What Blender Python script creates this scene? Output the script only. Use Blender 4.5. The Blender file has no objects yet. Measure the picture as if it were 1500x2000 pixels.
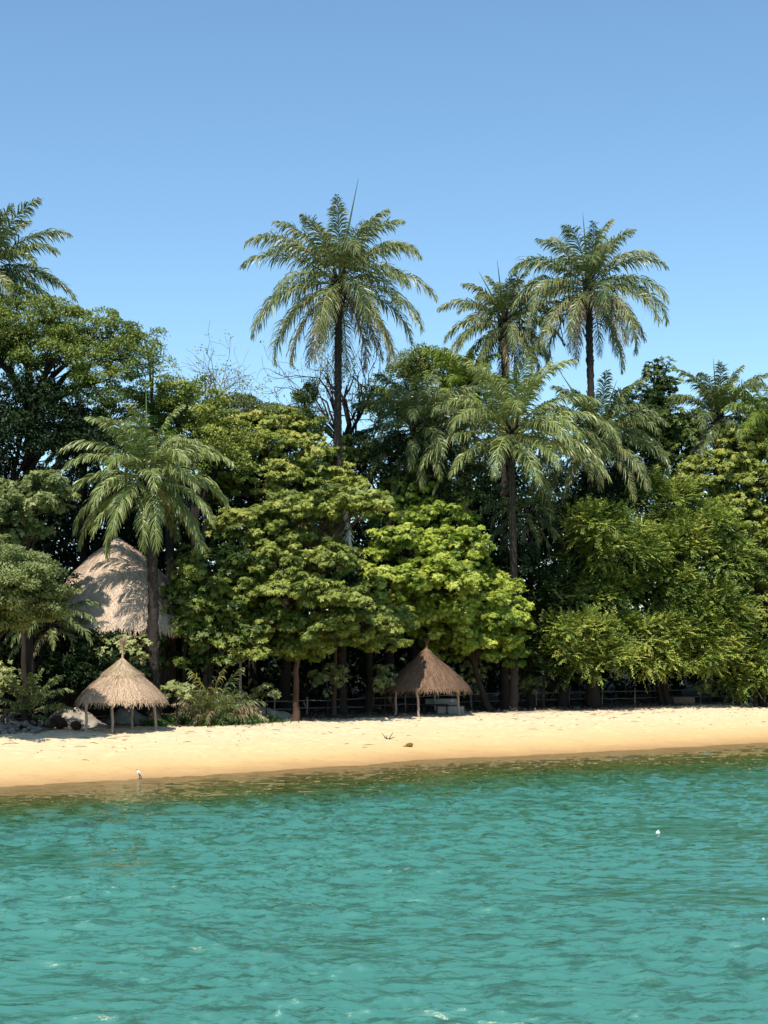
import bpy, bmesh, math
import numpy as np
from mathutils import Vector
rng = np.random.default_rng(7)
scene = bpy.context.scene

# ------------------------------------------------------------------ camera, sky, sun
FPX, YH, CH = 3000.0, 1225.0, 6.7        # focal length and horizon row of the 1500x2000 picture, eye height
cam_d = bpy.data.cameras.new('camera'); cam = bpy.data.objects.new('camera', cam_d)
scene.collection.objects.link(cam); scene.camera = cam
cam.location = (0, 0, CH); cam.rotation_euler = (math.radians(90), 0, 0)
cam_d.sensor_fit = 'HORIZONTAL'; cam_d.sensor_width = 36.0; cam_d.lens = 36.0 * FPX / 1500.0
cam_d.shift_y = (YH - 1000.0) / 1500.0
cam_d.clip_start = 0.5; cam_d.clip_end = 3000
SUN_TO = Vector((0.30, 1.0, -1.62)).normalized()      # the way the light travels
sun_el = math.asin(-SUN_TO.z); sun_az = math.atan2(-SUN_TO.x, -SUN_TO.y)
world = bpy.data.worlds.new('World'); scene.world = world; world.use_nodes = True
wn, wl = world.node_tree.nodes, world.node_tree.links
sky = wn.new('ShaderNodeTexSky'); sky.sky_type = 'NISHITA'; sky.sun_disc = False
sky.sun_elevation = sun_el; sky.sun_rotation = sun_az
sky.altitude = 0; sky.air_density = 1.0; sky.dust_density = 0.35; sky.ozone_density = 1.0
bg = wn['Background']; bg.inputs['Strength'].default_value = 0.15
tintn = wn.new('ShaderNodeMix'); tintn.data_type = 'RGBA'; tintn.blend_type = 'MULTIPLY'; tintn.inputs[0].default_value = 1.0
tintn.inputs[7].default_value = (0.77, 0.955, 1.02, 1)
wl.new(sky.outputs[0], tintn.inputs[6]); wl.new(tintn.outputs[2], bg.inputs[0])
sun_d = bpy.data.lights.new('sun', 'SUN'); sun_d.energy = 4.8; sun_d.angle = math.radians(0.5); sun_d.color = (1.0, 0.95, 0.86)
sun = bpy.data.objects.new('sun', sun_d); scene.collection.objects.link(sun)
sun.rotation_euler = SUN_TO.to_track_quat('-Z', 'Y').to_euler(); sun.location = (-20, 0, 60)
scene.view_settings.view_transform = 'Standard'; scene.view_settings.look = 'None'
scene.view_settings.gamma = 1.0; scene.view_settings.use_curve_mapping = False
scene.view_settings.exposure = 0.25
scene.cycles.max_bounces = 6; scene.cycles.diffuse_bounces = 2; scene.cycles.glossy_bounces = 2
scene.cycles.transmission_bounces = 3; scene.cycles.transparent_max_bounces = 8
scene.cycles.sample_clamp_direct = 1.8; scene.cycles.caustics_reflective = False; scene.cycles.caustics_refractive = False

# ------------------------------------------------------------------ geometry helpers
def W(px, py, D): return np.array([(px - 750.0) / FPX * D, D, CH + (YH - py) / FPX * D])
def norm(v): return v / (np.linalg.norm(v, axis=-1, keepdims=True) + 1e-9)
def smooth(a, b, x): t = np.clip((x - a) / (b - a), 0, 1); return t * t * (3 - 2 * t)

SH = np.array([(0,1537),(250,1523),(500,1508),(600,1500),(707,1495),(787,1487),(833,1483),(1000,1477),(1267,1463),(1500,1450)], float)
SHD = FPX * CH / (SH[:,1] - YH); SHX = (SH[:,0] - 750) / FPX * SHD
def shoreY(X):
    X = np.asarray(X, float)
    y = np.interp(X, SHX, SHD)
    y = np.where(X < SHX[0], SHD[0] + (X - SHX[0]) * 0.55, y)
    y = np.where(X > SHX[-1], SHD[-1] + (X - SHX[-1]) * 0.75, y)
    return y + 0.10 * np.sin(X * 1.7) + 0.06 * np.sin(X * 4.1 + 1)
PS = [-300,-60,-20,-8,-3,0,3,8,13,18,40,400]; PZ = [-9,-5,-3,-1.2,-.38,0,.28,.66,.92,1.06,1.5,3.0]
def gz(X, Y): return np.interp((np.asarray(Y) - shoreY(X)) * 0.85, PS, PZ)
def G(px, py):
    for D in np.arange(55, 200, 0.1):
        p = W(px, py, D)
        if p[2] <= gz(p[0], p[1]): return p
    return p
def vnoise(P, seed=0):
    """smooth value noise on (n,3) points, -1..1"""
    P = np.asarray(P, float); i = np.floor(P).astype(np.int64); f = P - i; f = f * f * (3 - 2 * f)
    def h(a):
        n = (a[:,0] * 374761393 + a[:,1] * 668265263 + a[:,2] * 2147483647 + seed * 1013) & 0xffffffff
        n = ((n ^ (n >> 13)) * 1274126177) & 0xffffffff
        n = n ^ (n >> 16); return (n & 0xffff) / 32767.5 - 1
    out = 0
    for dx in (0,1):
        for dy in (0,1):
            for dz in (0,1):
                w = (f[:,0] if dx else 1-f[:,0]) * (f[:,1] if dy else 1-f[:,1]) * (f[:,2] if dz else 1-f[:,2])
                out = out + w * h(i + np.array([dx,dy,dz]))
    return out

def mesh_np(name, V, F, mat, tint=None, smooth_=False, vattr=None):
    V = np.asarray(V, np.float32); F = np.asarray(F, np.int32); k = F.shape[1]
    me = bpy.data.meshes.new(name)
    me.vertices.add(len(V)); me.vertices.foreach_set('co', V.ravel())
    me.loops.add(F.size); me.loops.foreach_set('vertex_index', F.ravel())
    me.polygons.add(len(F)); me.polygons.foreach_set('loop_start', np.arange(0, F.size, k, dtype=np.int32))
    if smooth_: me.polygons.foreach_set('use_smooth', np.ones(len(F), bool))
    me.update(calc_edges=True)
    if tint is not None:
        a = me.attributes.new('tint', 'FLOAT', 'FACE'); a.data.foreach_set('value', np.asarray(tint, np.float32))
    if vattr:
        for kx, v in vattr.items():
            a = me.attributes.new(kx, 'FLOAT', 'POINT'); a.data.foreach_set('value', np.asarray(v, np.float32))
    me.materials.append(mat)
    return me
class MB:
    def __init__(s): s.V=[]; s.F=[]; s.T=[]; s.n=0
    def add(s, V, F, t=0.5):
        V = np.asarray(V, float).reshape(-1,3); F = np.asarray(F, int)
        s.V.append(V); s.F.append(F + s.n); s.T.append(np.full(len(F), t) if np.isscalar(t) else np.asarray(t)); s.n += len(V)
    def obj(s, name, mat, parent=None, origin=None, smooth_=False):
        o0 = np.array(origin if origin is not None else (0,0,0), float)
        V = np.vstack(s.V) - o0
        me = mesh_np(name, V, np.vstack(s.F), mat, np.concatenate(s.T), smooth_)
        o = bpy.data.objects.new(name, me); scene.collection.objects.link(o)
        if parent is not None: o.parent = parent
        else: o.location = o0
        return o
def tag(o, label=None, cat=None, group=None, kind=None):
    if label: o['label'] = label
    if cat: o['category'] = cat
    if group: o['group'] = group
    if kind: o['kind'] = kind
    return o
def empty(name, loc, label, cat, group=None):
    o = bpy.data.objects.new(name, None); scene.collection.objects.link(o); o.location = tuple(loc)
    o.empty_display_size = 0.3
    return tag(o, label, cat, group)
def tube(mb, P, R, n=6, t=0.5, rough=0.0, cap=True):
    P = np.asarray(P, float); R = np.asarray(R, float) * np.ones(len(P)); m = len(P)
    T = norm(np.gradient(P, axis=0)); ref = np.array([0.13, 0.98, 0.11]) if abs(T[0][2]) > .6 else np.array([0.05,0.1,0.99])
    U = norm(np.cross(T, ref)); Vv = np.cross(T, U)
    a = np.linspace(0, 2*np.pi, n, endpoint=False)
    ring = (np.cos(a)[None,:,None]*U[:,None,:] + np.sin(a)[None,:,None]*Vv[:,None,:])
    rr = R[:,None,None] * (1 + rough * rng.uniform(-1,1,(m,n,1)))
    V = (P[:,None,:] + ring*rr).reshape(-1,3)
    i = np.arange(m-1)[:,None]*n; j = np.arange(n)[None,:]; k = (j+1)%n
    F = np.stack([i+j, i+k, i+n+k, i+n+j], -1).reshape(-1,4)
    mb.add(V, F, t)
    if cap:   # close both ends with quads folded to the centre
        for e in (0, m-1):
            c = P[e][None,:]; base = V[e*n:(e+1)*n]
            VV = np.vstack([base, c]); jj = np.arange(0, n, 2)
            FF = np.stack([jj, (jj+1)%n, (jj+2)%n, np.full(len(jj), n)], -1)
            mb.add(VV, FF, t)
def curve(A, B, n=6, sag=0.0, wob=0.0):
    t = np.linspace(0,1,n)[:,None]; P = np.asarray(A)*(1-t) + np.asarray(B)*t
    P = P + np.array([0,0,1])*(sag*4*t*(1-t)); w = rng.normal(0,1,(n,3))*wob; w[0]=0; w[-1]=0
    return P + w
def box(mb, c, h, rz=0, t=0.5, taper=1.0, jit=0.0):
    s = np.array([(-1,-1,-1),(1,-1,-1),(1,1,-1),(-1,1,-1),(-1,-1,1),(1,-1,1),(1,1,1),(-1,1,1)], float)
    s[4:,:2] *= taper
    V = s*np.array(h) + (rng.normal(0,1,(8,3))*jit if jit else 0); cz, sz = math.cos(rz), math.sin(rz)
    V = np.stack([V[:,0]*cz-V[:,1]*sz, V[:,0]*sz+V[:,1]*cz, V[:,2]], -1) + np.array(c)
    mb.add(V, [(0,3,2,1),(4,5,6,7),(0,1,5,4),(1,2,6,5),(2,3,7,6),(3,0,4,7)], t)

# ------------------------------------------------------------------ materials
def nodes(name):
    m = bpy.data.materials.new(name); m.use_nodes = True; n = m.node_tree.nodes; l = m.node_tree.links
    return m, n, l, n['Principled BSDF'], n['Material Output']
def ramp(n, stops):
    r = n.new('ShaderNodeValToRGB'); e = r.color_ramp.elements
    while len(e) < len(stops): e.new(0.5)
    for x, (p, c) in zip(e, stops): x.position = p; x.color = (*c, 1)
    return r
def noise(n, l, scale, detail=4, rough=0.6, vec=None, sc=None):
    t = n.new('ShaderNodeTexNoise'); t.inputs['Scale'].default_value = scale; t.inputs['Detail'].default_value = detail; t.inputs['Roughness'].default_value = rough
    if vec is not None:
        if sc:
            mp = n.new('ShaderNodeMapping'); mp.inputs['Scale'].default_value = sc; l.new(vec, mp.inputs[0]); vec = mp.outputs[0]
        l.new(vec, t.inputs['Vector'])
    return t
def leaf_mat(name, stops, trans=0.22, rough=0.5, spec=0.35, tr_col=(1.25,1.35,0.6)):
    m, n, l, b, out = nodes(name)
    at = n.new('ShaderNodeAttribute'); at.attribute_name = 'tint'
    r = ramp(n, stops); l.new(at.outputs['Fac'], r.inputs[0]); l.new(r.outputs[0], b.inputs['Base Color'])
    b.inputs['Roughness'].default_value = rough; b.inputs['Specular IOR Level'].default_value = spec
    tr = n.new('ShaderNodeBsdfTranslucent'); mx = n.new('ShaderNodeMix'); mx.data_type='RGBA'; mx.blend_type='MULTIPLY'; mx.inputs[0].default_value=1
    l.new(r.outputs[0], mx.inputs[6]); mx.inputs[7].default_value = (*tr_col, 1); l.new(mx.outputs[2], tr.inputs[0])
    ms = n.new('ShaderNodeMixShader'); ms.inputs[0].default_value = trans
    l.new(b.outputs[0], ms.inputs[1]); l.new(tr.outputs[0], ms.inputs[2]); l.new(ms.outputs[0], out.inputs[0])
    return m
def rough_mat(name, c1, c2, scale=3, rough=0.9, bump=0.4, sc=None, tint=True):
    m, n, l, b, out = nodes(name)
    tc = n.new('ShaderNodeTexCoord'); nz = noise(n, l, scale, 6, 0.7, tc.outputs['Object'], sc)
    r = ramp(n, [(0.3, c1), (0.7, c2)])
    if tint:
        at = n.new('ShaderNodeAttribute'); at.attribute_name = 'tint'
        ma = n.new('ShaderNodeMath'); ma.operation='MULTIPLY_ADD'; ma.inputs[1].default_value = 0.8; l.new(at.outputs['Fac'], ma.inputs[0])
        m2 = n.new('ShaderNodeMath'); m2.operation='MULTIPLY_ADD'; m2.inputs[1].default_value = 0.6; m2.inputs[2].default_value = -0.2
        l.new(nz.outputs['Fac'], m2.inputs[0]); l.new(m2.outputs[0], ma.inputs[2]); l.new(ma.outputs[0], r.inputs[0])
    else: l.new(nz.outputs['Fac'], r.inputs[0])
    l.new(r.outputs[0], b.inputs['Base Color']); b.inputs['Roughness'].default_value = rough; b.inputs['Specular IOR Level'].default_value = 0.2
    bp = n.new('ShaderNodeBump'); bp.inputs['Strength'].default_value = bump; bp.inputs['Distance'].default_value = 0.05
    l.new(nz.outputs['Fac'], bp.inputs['Height']); l.new(bp.outputs[0], b.inputs['Normal'])
    return m
M = {}
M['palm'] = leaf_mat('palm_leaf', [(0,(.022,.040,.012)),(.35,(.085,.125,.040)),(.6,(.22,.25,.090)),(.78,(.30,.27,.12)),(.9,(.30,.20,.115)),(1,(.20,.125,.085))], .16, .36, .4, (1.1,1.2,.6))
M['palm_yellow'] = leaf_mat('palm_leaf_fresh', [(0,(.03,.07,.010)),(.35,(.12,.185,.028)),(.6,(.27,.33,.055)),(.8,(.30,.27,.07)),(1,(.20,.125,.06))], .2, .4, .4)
M['palm_sunlit'] = leaf_mat('palm_leaf_sunlit', [(0,(.03,.05,.014)),(.35,(.13,.18,.05)),(.6,(.34,.38,.135)),(.78,(.40,.37,.15)),(.9,(.30,.20,.115)),(1,(.20,.125,.085))], .16, .36, .4, (1.1,1.2,.6))  # greens lightened: sun highlights on the front palms put into the colour
M['lime'] = leaf_mat('lime_leaf', [(0,(.05,.10,.010)),(.4,(.19,.26,.028)),(.7,(.42,.48,.06)),(1,(.55,.58,.13))], .18)
M['mid'] = leaf_mat('mid_leaf', [(0,(.03,.07,.012)),(.4,(.125,.16,.026)),(.75,(.31,.345,.06)),(1,(.48,.45,.12))], .15)
M['olive'] = leaf_mat('olive_leaf', [(0,(.035,.06,.010)),(.4,(.13,.175,.028)),(.75,(.31,.335,.055)),(1,(.46,.42,.11))], .15)
M['feather'] = leaf_mat('feather_leaf', [(0,(.03,.055,.007)),(.4,(.100,.155,.024)),(.75,(.26,.325,.050)),(1,(.46,.45,.10))], .13)
M['dark'] = leaf_mat('shade_dark_leaf', [(0,(.004,.010,.003)),(.5,(.013,.028,.008)),(1,(.035,.058,.015))], .1, spec=.15)  # dark foliage, with the deep forest shade put into its near-black greens
M['pale'] = leaf_mat('pale_leaf', [(0,(.04,.065,.018)),(.4,(.13,.165,.05)),(.75,(.26,.29,.095)),(1,(.42,.42,.19))], .2)
M['creeper'] = leaf_mat('creeper_leaf', [(0,(.02,.06,.012)),(.5,(.05,.12,.022)),(1,(.11,.17,.04))], .2)
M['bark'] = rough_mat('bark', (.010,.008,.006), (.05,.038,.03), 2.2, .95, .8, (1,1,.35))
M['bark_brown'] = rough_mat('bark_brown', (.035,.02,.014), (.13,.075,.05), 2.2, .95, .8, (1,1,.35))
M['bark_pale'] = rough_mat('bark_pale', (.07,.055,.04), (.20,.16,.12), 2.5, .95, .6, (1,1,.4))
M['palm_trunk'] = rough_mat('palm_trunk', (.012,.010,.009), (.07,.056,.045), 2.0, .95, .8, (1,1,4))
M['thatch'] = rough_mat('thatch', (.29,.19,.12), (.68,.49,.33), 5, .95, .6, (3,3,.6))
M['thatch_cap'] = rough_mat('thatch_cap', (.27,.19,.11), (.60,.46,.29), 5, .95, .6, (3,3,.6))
M['thatch_shaded'] = rough_mat('thatch_shaded', (.10,.058,.036), (.29,.18,.115), 5, .95, .6, (3,3,.6))  # darker copy of the hut thatch, tree shade put into its colour
M['thatch_pale'] = rough_mat('thatch_pale', (.42,.31,.22), (.74,.57,.42), 3, .95, .6, (3,3,.6))
M['wood'] = rough_mat('post_wood', (.16,.12,.09), (.42,.33,.25), 5, .9, .5, (1,1,.3))
M['dark_wood'] = rough_mat('dark_wood', (.02,.016,.013), (.07,.055,.045), 5, .8, .4)
M['concrete'] = rough_mat('concrete', (.20,.19,.165), (.38,.36,.31), 4, .9, .4)
M['rock'] = rough_mat('rock', (.20,.17,.14), (.66,.60,.52), 3, .95, .8)
M['red_rock'] = rough_mat('red_rock', (.05,.025,.018), (.17,.09,.06), 4, .95, .9)
M['mud'] = rough_mat('mud_wall', (.05,.032,.024), (.12,.08,.055), 1.5, .95, .3)
M['brick'] = rough_mat('brick_block', (.16,.09,.06), (.30,.20,.14), 3, .9, .3)
M['white'] = rough_mat('float_glint_white', (.7,.72,.74), (.85,.86,.86), 3, .35, .05)
M['bird'] = rough_mat('feathers_white', (.6,.58,.5), (.85,.83,.75), 8, .8, .2)
M['bird_grey'] = rough_mat('feathers_grey', (.12,.10,.08), (.30,.25,.2), 8, .8, .2)
M['bird_dark'] = rough_mat('horn_dark', (.03,.03,.025), (.08,.07,.05), 8, .6, .1)
M['dead_white'] = rough_mat('dead_frond_white', (.42,.38,.34), (.75,.70,.62), 6, .9, .3)

# sand: dry pale crest, wet orange band near the water, litter under the trees darkened further with their shade (s = metres inland)
m, n, l, b, out = nodes('beach_sand'); M['sand'] = m
at = n.new('ShaderNodeAttribute'); at.attribute_name = 's'; tc = n.new('ShaderNodeTexCoord')
n1 = noise(n, l, 0.35, 5, .6, tc.outputs['Object'], (1,2.5,1)); n2 = noise(n, l, 2.5, 6, .7, tc.outputs['Object'], (1,1,1)); n3 = noise(n, l, 9, 5, .7, tc.outputs['Object'])
ad = n.new('ShaderNodeMath'); ad.operation='MULTIPLY_ADD'; ad.inputs[1].default_value = 3.0
l.new(n1.outputs['Fac'], ad.inputs[0]); l.new(at.outputs['Fac'], ad.inputs[2])
mr = n.new('ShaderNodeMapRange'); mr.inputs[1].default_value = -10+1.5; mr.inputs[2].default_value = 30+1.5; l.new(ad.outputs[0], mr.inputs[0])
def sp(s): return (s + 10) / 40.0
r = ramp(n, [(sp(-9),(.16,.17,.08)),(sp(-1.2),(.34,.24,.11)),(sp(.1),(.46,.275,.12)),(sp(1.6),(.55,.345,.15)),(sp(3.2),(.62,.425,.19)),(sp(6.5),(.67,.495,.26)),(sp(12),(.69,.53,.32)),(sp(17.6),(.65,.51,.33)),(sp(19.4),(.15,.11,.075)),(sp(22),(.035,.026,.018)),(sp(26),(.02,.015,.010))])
l.new(mr.outputs[0], r.inputs[0])
sp2 = ramp(n, [(.30,(.72,.68,.62)),(.48,(1,1,1)),(.75,(1.04,1.03,1.0))]); l.new(n2.outputs['Fac'], sp2.inputs[0])
mm = n.new('ShaderNodeMix'); mm.data_type='RGBA'; mm.blend_type='MULTIPLY'; mm.inputs[0].default_value=.55; l.new(r.outputs[0], mm.inputs[6]); l.new(sp2.outputs[0], mm.inputs[7])
l.new(mm.outputs[2], b.inputs['Base Color'])
rr = n.new('ShaderNodeMapRange'); rr.inputs[1].default_value=0; rr.inputs[2].default_value=3; rr.inputs[3].default_value=.45; rr.inputs[4].default_value=.95; l.new(at.outputs['Fac'], rr.inputs[0]); l.new(rr.outputs[0], b.inputs['Roughness'])
b.inputs['Specular IOR Level'].default_value = 0.2
bm_ = n.new('ShaderNodeMapRange'); bm_.inputs[1].default_value=2; bm_.inputs[2].default_value=10; bm_.inputs[3].default_value=.05; bm_.inputs[4].default_value=.8; l.new(at.outputs['Fac'], bm_.inputs[0])
bp = n.new('ShaderNodeBump'); bp.inputs['Distance'].default_value=.06; l.new(bm_.outputs[0], bp.inputs['Strength']); l.new(n2.outputs['Fac'], bp.inputs['Height'])
bp2 = n.new('ShaderNodeBump'); bp2.inputs['Distance'].default_value=.02; bp2.inputs['Strength'].default_value=.25; l.new(n3.outputs['Fac'], bp2.inputs['Height']); l.new(bp.outputs[0], bp2.inputs['Normal'])
l.new(bp2.outputs[0], b.inputs['Normal'])

m, n, l, b, out = nodes('pile_sand'); M['pile'] = m
tc = n.new('ShaderNodeTexCoord'); nz = noise(n, l, 2.2, 6, .7, tc.outputs['Object']); r = ramp(n, [(.35,(.20,.17,.14)),(.65,(.44,.37,.29))]); l.new(nz.outputs['Fac'], r.inputs[0]); l.new(r.outputs[0], b.inputs['Base Color']); b.inputs['Roughness'].default_value=.95
bp = n.new('ShaderNodeBump'); bp.inputs['Distance'].default_value=.1; bp.inputs['Strength'].default_value=.5; l.new(nz.outputs['Fac'], bp.inputs['Height']); l.new(bp.outputs[0], b.inputs['Normal'])

# sea water: body colour follows the depth (s), thin at the edge
m, n, l, b, out = nodes('sea_water'); M['water'] = m
at = n.new('ShaderNodeAttribute'); at.attribute_name = 's'; tc = n.new('ShaderNodeTexCoord')
n1 = noise(n, l, 0.16, 4, .6, tc.outputs['Object'], (1,1.6,1))
ad = n.new('ShaderNodeMath'); ad.operation='MULTIPLY_ADD'; ad.inputs[1].default_value=5.0; l.new(n1.outputs['Fac'], ad.inputs[0]); l.new(at.outputs['Fac'], ad.inputs[2])
mr = n.new('ShaderNodeMapRange'); mr.inputs[1].default_value=-40+2.5; mr.inputs[2].default_value=2.5; l.new(ad.outputs[0], mr.inputs[0])
def sw(s): return (s + 40) / 40.0
r = ramp(n, [(sw(-38),(.050,.205,.152)),(sw(-26),(.050,.21,.155)),(sw(-15),(.046,.19,.140)),(sw(-11),(.042,.135,.070)),(sw(-7.5),(.075,.110,.034)),(sw(-3.5),(.15,.125,.045)),(sw(-.8),(.30,.21,.09))])
l.new(mr.outputs[0], r.inputs[0])
n2 = noise(n, l, 2.0, 10, .78, tc.outputs['Object'], (.32,1.15,1)); rp = ramp(n, [(.50,(1,1,1)),(.54,(.52,.56,.40)),(.62,(.25,.25,.12))]); l.new(n2.outputs['Fac'], rp.inputs[0])  # weed patches that also paint dark tree reflections into the body colour
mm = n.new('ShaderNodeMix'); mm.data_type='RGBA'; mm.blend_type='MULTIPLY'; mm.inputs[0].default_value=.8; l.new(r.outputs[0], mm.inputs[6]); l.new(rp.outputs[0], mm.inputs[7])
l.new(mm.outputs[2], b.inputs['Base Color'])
b.inputs['Roughness'].default_value = .03; b.inputs['IOR'].default_value = 3.0; b.inputs['Specular Tint'].default_value = (1,1,.72,1); b.inputs['Specular IOR Level'].default_value = .5
nb = noise(n, l, 6.0, 5, .6, tc.outputs['Object'], (.5,1.2,1)); nb2 = noise(n, l, 2.2, 3, .6, tc.outputs['Object'], (.5,1.3,1))
bp = n.new('ShaderNodeBump'); bp.inputs['Distance'].default_value=.02; bp.inputs['Strength'].default_value=.7; l.new(nb.outputs['Fac'], bp.inputs['Height'])
bp2 = n.new('ShaderNodeBump'); bp2.inputs['Distance'].default_value=.08; bp2.inputs['Strength'].default_value=.4; l.new(nb2.outputs['Fac'], bp2.inputs['Height']); l.new(bp.outputs[0], bp2.inputs['Normal'])
l.new(bp2.outputs[0], b.inputs['Normal'])
al = n.new('ShaderNodeMapRange'); al.inputs[1].default_value=-5.0; al.inputs[2].default_value=-.1; al.inputs[3].default_value=1; al.inputs[4].default_value=.5; l.new(at.outputs['Fac'], al.inputs[0]); l.new(al.outputs[0], b.inputs['Alpha'])

# ------------------------------------------------------------------ ground (one sheet) and sea
def grid(nx, ny): 
    i = np.arange(ny-1)[:,None]*nx; j = np.arange(nx-1)[None,:]
    return np.stack([i+j, i+j+1, i+nx+j+1, i+nx+j], -1).reshape(-1,4)
gx = np.concatenate([np.linspace(-700,-45,24), np.arange(-30,44,.125), np.linspace(60,800,24)])
gs = np.concatenate([np.linspace(-90,-6,16), np.arange(-4,24,.11), np.linspace(26,60,14), np.linspace(80,1500,14)])
XX, SS = np.meshgrid(gx, gs); YY = shoreY(XX) + SS/0.85; ZZ = np.interp(SS, PS, PZ)
P3 = np.stack([XX.ravel(), YY.ravel(), 0*XX.ravel()], -1)
amp = smooth(3, 10, SS.ravel()); fine = (np.abs(XX.ravel()-7) < 37) & (SS.ravel() > -4) & (SS.ravel() < 24)
dz = np.zeros(len(P3))
dz += fine*amp*(0.035*vnoise(P3*[.8,1.1,1],1) + 0.02*vnoise(P3*[2.1,2.6,1],2) + .012*vnoise(P3*5,3))
dz += fine*smooth(-1,4,SS.ravel())*0.05*vnoise(P3*[.22,.3,1],5)
ZZ = ZZ + dz.reshape(ZZ.shape)
for k in range(2200):        # footprints and scuffs in the dry sand
    s0 = 17.5 - abs(rng.normal(0,5.5)); x0 = rng.uniform(-24,36)
    if s0 < 2.5: continue
    i0 = np.searchsorted(gx, x0); j0 = np.searchsorted(gs, s0)
    sl = (slice(max(j0-4,0), j0+5), slice(max(i0-5,0), i0+6))
    d2 = ((XX[sl]-x0)/rng.uniform(.12,.26))**2 + ((SS[sl]-s0)/.14)**2
    ZZ[sl] += -rng.uniform(.05,.12)*np.exp(-d2) + .02*np.exp(-((np.sqrt(d2)-1.8)**2)*3)
gme = mesh_np('ground', np.stack([XX.ravel(), YY.ravel(), ZZ.ravel()],-1), grid(len(gx), len(gs)), M['sand'], smooth_=True, vattr={'s': SS.ravel()})
go = bpy.data.objects.new('ground', gme); scene.collection.objects.link(go); tag(go, kind='structure')

rows = np.concatenate([np.linspace(CH*FPX/10., CH*FPX/22., 40)[:-1], np.arange(CH*FPX/22., 190, -1.0)]); DY = CH*FPX/rows    # distances
DY = DY[DY < 106]; u = np.linspace(-.62,.62,1550)
UU, DD = np.meshgrid(u, DY); XX = UU*DD; YY = DD.copy(); dyr = np.gradient(DY)[:,None]*np.ones_like(XX)
ZZ = np.zeros_like(XX); DX = np.zeros_like(XX); DYY = np.zeros_like(XX)
Pn = np.stack([XX.ravel(), YY.ravel(), 0*XX.ravel()], -1)
wx = XX + .9*vnoise(Pn*[.22,.3,1],11).reshape(XX.shape) + .25*vnoise(Pn*[.9,1,1],12).reshape(XX.shape)
wy = YY + .9*vnoise(Pn*[.2,.3,1],13).reshape(XX.shape) + .25*vnoise(Pn*[.9,1,1],14).reshape(XX.shape)
mod = 1.0 + .65*vnoise(Pn*[.10,.16,1],15).reshape(XX.shape) + .35*vnoise(Pn*[.3,.5,1],16).reshape(XX.shape)
mod = np.clip(mod,.1,1.35)
S_w = (YY - shoreY(XX))*.85
calm = (.12 + .88*smooth(0, 13, -S_w)) * smooth(.62, .56, np.abs(UU)) * smooth(DY[0], DY[0]+2, DD)
for k in range(80):
    lam = .15*(11.0**(k/79.0)); th = math.radians(90 + rng.normal(0,21)); kx, ky = math.cos(th), math.sin(th); kk = 2*np.pi/lam
    sl = (.080 if lam>.20 else .055)*(.34 if lam>.85 else 1.0); a = sl/kk; ph = kk*(kx*wx + ky*wy) + rng.uniform(0,6.28)
    wgt = smooth(.9, 2.2, lam/np.maximum(dyr*abs(ky),1e-3))*mod*calm
    ZZ += a*wgt*np.sin(ph); q = .5*a*wgt*np.cos(ph); DX += q*kx; DYY += q*ky
for (lx, ly, am, sd) in [(1.5,.50,.035,41),(.80,.25,.020,42),(.40,.14,.010,43)]:      # sharp little crests
    nx_ = vnoise(np.stack([(wx*1.0+.25*wy).ravel()/lx, (wy-.12*wx).ravel()/ly, 0*XX.ravel()+3.3],-1), sd).reshape(XX.shape)
    rdg = (1-np.sqrt(nx_**2+.015))**2.2
    ZZ += am*rdg*smooth(.8, 2.0, ly/np.maximum(dyr,1e-3))*np.clip(mod,.25,2)*calm
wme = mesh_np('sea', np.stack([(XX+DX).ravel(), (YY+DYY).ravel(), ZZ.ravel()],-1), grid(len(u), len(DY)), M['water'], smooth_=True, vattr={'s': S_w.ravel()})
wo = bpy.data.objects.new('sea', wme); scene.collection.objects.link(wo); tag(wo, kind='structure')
# calm outer water joins the rippled sheet on every side
MBw = MB(); e = .62
def flat(a, b_, c, d): MBw.add([a, b_, c, d], [(0,1,2,3)])
D0, D1 = DY[0], DY[-1]
zf_ = -.012
flat((-900,-200,zf_),(900,-200,zf_),(900,D0+.05,zf_),(-900,D0+.05,zf_))
MBw.add([(-900,D0+.05,zf_),(-e*D0+.1,D0+.05,zf_),(-e*D1+.1,D1,zf_),(-900,D1,zf_)], [(0,1,2,3)])
MBw.add([(e*D0-.1,D0+.05,zf_),(900,D0+.05,zf_),(900,D1+550,zf_),(e*D1-.1,D1,zf_)], [(0,1,2,3)])
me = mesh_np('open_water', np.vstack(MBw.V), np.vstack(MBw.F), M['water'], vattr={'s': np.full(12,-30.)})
ow = bpy.data.objects.new('open_water', me); scene.collection.objects.link(ow); tag(ow, kind='structure')

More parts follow.
